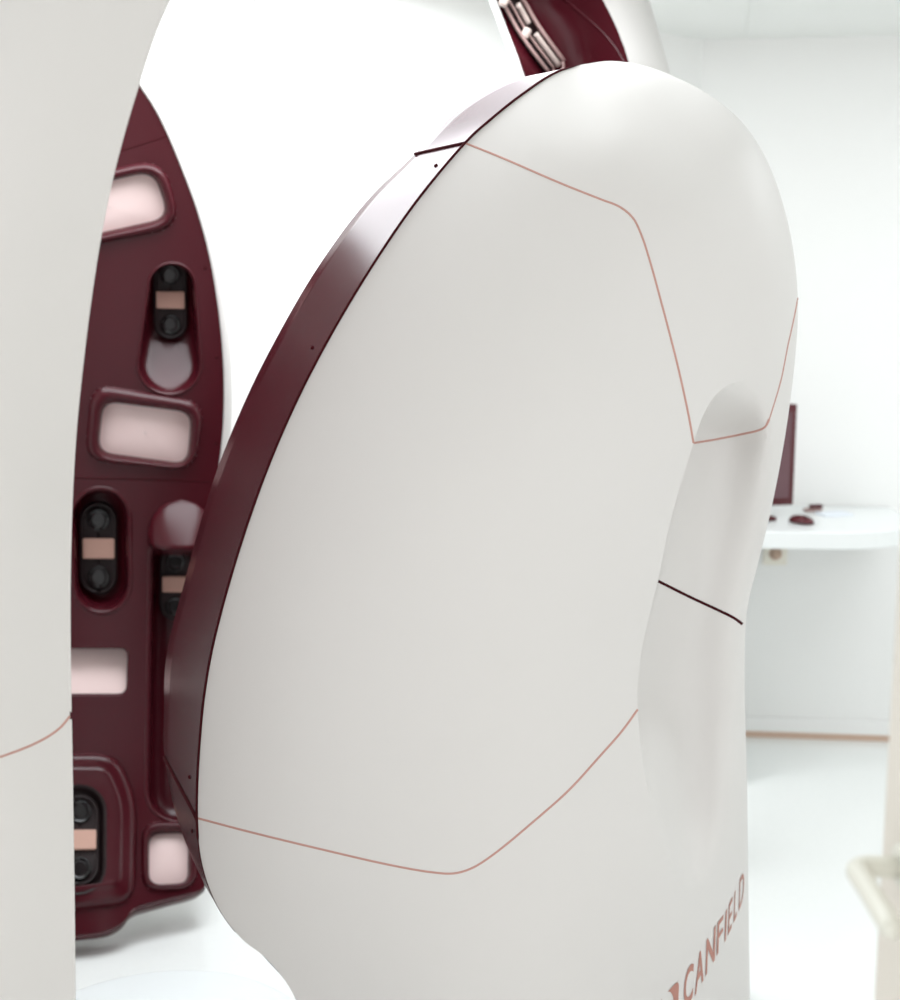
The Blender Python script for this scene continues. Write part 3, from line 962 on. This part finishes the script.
# right end of the desk
xr = at(903, 525, 3.95).x
ro = Vector((xr + .01, wall_y(xr + .01), 0)) - dy * .004
desk = thing('desk', (ro - dx * .6 - dy * .25), 'white wall desk with rounded corner behind the big wing', 'desk')
desk.location.z = 0
Ld, Dd, rad = .62, .53, .30
o2 = [(-Ld, 0), (0, 0)]
o2 += [(0 - rad + rad * math.cos(a), -Dd + rad + rad * math.sin(a)) for a in np.linspace(0, -math.pi / 2, 14)]
o2 += [(-Ld, -Dd)]
V = []; n = len(o2)
prof = [(0.004, DZ - .055), (0, DZ - .051), (0, DZ - .004), (.004, DZ)]
def ins2(P, d): return inset(np.array(P, float), d)
for d_, z in prof:
    for q in ins2(o2, d_):
        p = ro + dx * q[0] + dy * q[1]
        V.append((p.x, p.y, z))
Fc = []
for i in range(len(prof) - 1):
    for k in range(n):
        Fc.append((i * n + k, i * n + (k + 1) % n, (i + 1) * n + (k + 1) % n, (i + 1) * n + k))
Fc += [tuple(range(n)), tuple((len(prof) - 1) * n + k for k in range(n))]
top = link_mesh('desktop', V, Fc, M_DESK, desk, smooth=False)
bm = bmesh.new()
c = ro - dx * .57 - dy * .26
box_bm(bm, (c.x, c.y, (DZ - .055) / 2), (.05, .42, DZ - .056), Matrix.Rotation(yaw, 3, 'Z'), .004, 2)
link_bm('leg', bm, M_DESK, desk)
bm = bmesh.new()
c = ro - dx * .1 - dy * .05
box_bm(bm, (c.x, c.y, DZ - .095), (.05, .09, .075), Matrix.Rotation(yaw, 3, 'Z'), .004, 2)
link_bm('bracket', bm, M_DESK, desk)

# monitor
YM = 3.88
brc = at(793, 505, YM); trc = at(797, 404, YM)
mh = trc.z - brc.z; mw = .42
mon = thing('monitor', (brc.x - .2, YM, DZ), 'black flat computer monitor standing on the white desk', 'monitor')
my = math.radians(10)
mr = Matrix.Rotation(my, 3, 'Z'); ex = mr @ Vector((1, 0, 0)); ey = mr @ Vector((0, 1, 0))
mc = brc - ex * (mw / 2) + Vector((0, 0, mh / 2))
bm = bmesh.new(); box_bm(bm, mc + ey * .012, (mw, .03, mh), mr, .006, 3); link_bm('housing', bm, M_BEZEL, mon, True, 40)
bm = bmesh.new(); box_bm(bm, mc - ey * .0035, (mw - .036, .004, mh - .05), mr, .001, 1); link_bm('screen', bm, M_SCREEN, mon)
bm = bmesh.new(); box_bm(bm, mc + ey * .045 - Vector((0, 0, mh / 2 - .035)), (.05, .03, .13), mr, .004, 2); link_bm('stand', bm, M_BEZEL, mon)
bpos = Vector((mc.x, mc.y, DZ + .006)) + ex * .06
bm = bmesh.new(); box_bm(bm, Vector((at(740, 513, YM - .02).x, YM - .02, DZ + .0075)), (.19, .15, .012), mr, .005, 2); link_bm('stand_base', bm, M_BEZEL, mon, True, 40)

def on_desk(px, py, zt=DZ):
    # where a ray through (px, py) meets the desktop
    r = at(px, py, 1.0) - Vector((0, 0, H))
    t = (zt - H) / r.z
    return Vector((r.x * t, r.y * t, zt))
def dome(name, c, sx, sy, sz, m, label, cat_, parent=None, yawd=0):
    bm = bmesh.new()
    bmesh.ops.create_uvsphere(bm, u_segments=28, v_segments=16, radius=1)
    for v in bm.verts:
        z = v.co.z
        v.co.z = z if z > 0 else z * .25
        v.co.x *= sx; v.co.y *= sy; v.co.z *= sz
        v.co.x *= 1 - .12 * (v.co.y / sy)
    bmesh.ops.translate(bm, vec=(0, 0, sz * .25), verts=bm.verts)
    bmesh.ops.rotate(bm, cent=(0, 0, 0), matrix=Matrix.Rotation(yawd, 3, 'Z'), verts=bm.verts)
    bmesh.ops.translate(bm, vec=c, verts=bm.verts)
    return link_bm(name, bm, m, parent, True)
mp = on_desk(801, 523.5)
ms = thing('computer_mouse', mp, 'small dark rounded computer mouse on the white desk', 'mouse')
dome('body', mp, .028, .046, .022, M_BEZEL, None, None, ms, math.radians(35))
bm = bmesh.new(); box_bm(bm, mp + Vector((.006, -.02, .0235)), (.004, .014, .005), Matrix.Rotation(.6, 3, 'Z'), .001, 1); link_bm('scroll_wheel', bm, M_POCKET, ms)
sp_ = on_desk(815, 511.5)
st = thing('stapler', sp_, 'tiny dark stapler-like tool lying behind the mouse', 'desk tool')
rot = Matrix.Rotation(math.radians(12), 3, 'Z')
bm = bmesh.new(); box_bm(bm, sp_ + Vector((-.008, 0, .006)), (.062, .022, .012), rot, .004, 2); link_bm('base', bm, M_RAIL, st, True, 40)
bm = bmesh.new(); box_bm(bm, sp_ + Vector((.002, 0, .018)), (.048, .02, .014), rot, .006, 3); link_bm('arm', bm, M_BEZEL, st, True, 40)
pp = on_desk(834, 515)
bm = bmesh.new(); box_bm(bm, pp + Vector((0, 0, .004)), (.10, .07, .008), rot, .001, 1)
tag(link_bm('notepad', bm, M_PAPER), 'small pale blue notepad lying flat right of the mouse', 'notepad')

# wall socket under the desk
sx = at(774, 553, 4.15).x; sy = wall_y(sx); sz_ = at(774, 553, sy).z
so = thing('wall_socket', Vector((sx, sy, sz_)), 'square cream power socket on the wall under the desk', 'socket')
rz = Matrix.Rotation(yaw, 3, 'Z')
bm = bmesh.new(); box_bm(bm, Vector((sx, sy, sz_)) - dy * .006, (.082, .012, .082), rz, .003, 2); link_bm('plate', bm, M_SOCKET, so, True, 40)
c = Vector((sx, sy, sz_)) - dy * .012
link_mesh('socket_ring', *tube([c, c - dy * .004, c - dy * .006, c - dy * .002], [.022, .022, .017, .015], 20), M_PALE_BROWN, so)
# round detector high on the left wall
dc = at(236, -4, 3.462)
c = Vector((dc.x, 3.459, dc.z))
sd = thing('smoke_detector', c, 'small white round smoke detector high on the left wall', 'smoke detector')
link_mesh('housing', *tube([c, c - Vector((0, .02, 0)), c - Vector((0, .032, 0)), c - Vector((0, .036, 0))], [.05, .05, .04, .02], 28), M_DESK, sd)
link_mesh('indicator', *tube([c + Vector((.018, -.034, -.01)), c + Vector((.018, -.038, -.01))], .003, 8), M_RAIL, sd)

# ================================================================== DOOR at the right edge, standing open
xd = .4035
bm = bmesh.new()
box_bm(bm, (xd + .02, .61, 1.02), (.04, .90, 2.03), None, .002, 2)
door = tag(link_bm('door_1', bm, M_DOOR), kind='structure')
bm = bmesh.new(); box_bm(bm, (xd + .02, 1.0615, 1.0), (.024, .003, .22), None, .0005, 1)
link_bm('lock_plate', bm, M_RAIL, door)
zh = 1.0; yh = 1.005
rose = [Vector((xd + .001, yh, zh)), Vector((xd - .004, yh, zh)), Vector((xd - .006, yh, zh))]
dh = link_mesh('door_handle', *tube(rose, [.020, .020, .017], 28), M_HANDLE, door)
path = [Vector((xd - .006, yh, zh)), Vector((xd - .022, yh, zh))]
for a in np.linspace(0, math.pi / 2, 9):
    path.append(Vector((xd - .032 - .014 * math.sin(a), yh - .014 * (1 - math.cos(a)), zh)))
path += [Vector((xd - .0465, yh - .04, zh)), Vector((xd - .0485, yh - .08, zh - .001)), Vector((xd - .0500, yh - .104, zh - .0015)),
         Vector((xd - .0503, yh - .110, zh - .0015)), Vector((xd - .0505, yh - .1125, zh - .0015))]
rad_ = [.0098] * (len(path) - 2) + [.0075, .004]
link_mesh('lever', *tube(path, rad_, 16), M_HANDLE, dh)

# ================================================================== LIGHT
w = bpy.data.worlds.new('world'); SC.world = w
w.use_nodes = True
bg = w.node_tree.nodes['Background']
bg.inputs['Color'].default_value = (.985, .99, 1, 1)
bg.inputs['Strength'].default_value = 1.2

def area(name, loc, size, power, col=(.92, .965, 1), rot=(0, 0, 0)):
    l = bpy.data.lights.new(name, 'AREA')
    l.shape = 'RECTANGLE'; l.size, l.size_y = size
    l.energy = power; l.color = col
    o = bpy.data.objects.new(name, l)
    o.location = loc; o.rotation_euler = rot
    COL.objects.link(o)
    return o
area('ceiling_light_far', (-.42, 2.70, CEIL - .03), (1.4, 1.25), 37)
area('ceiling_light_right', (1.95, 2.7, CEIL - .03), (1.2, .6), 11)

SC.view_settings.view_transform = 'Standard'
SC.view_settings.look = 'None'
SC.view_settings.gamma = 1
SC.view_settings.use_curve_mapping = False
SC.view_settings.exposure = 0.33
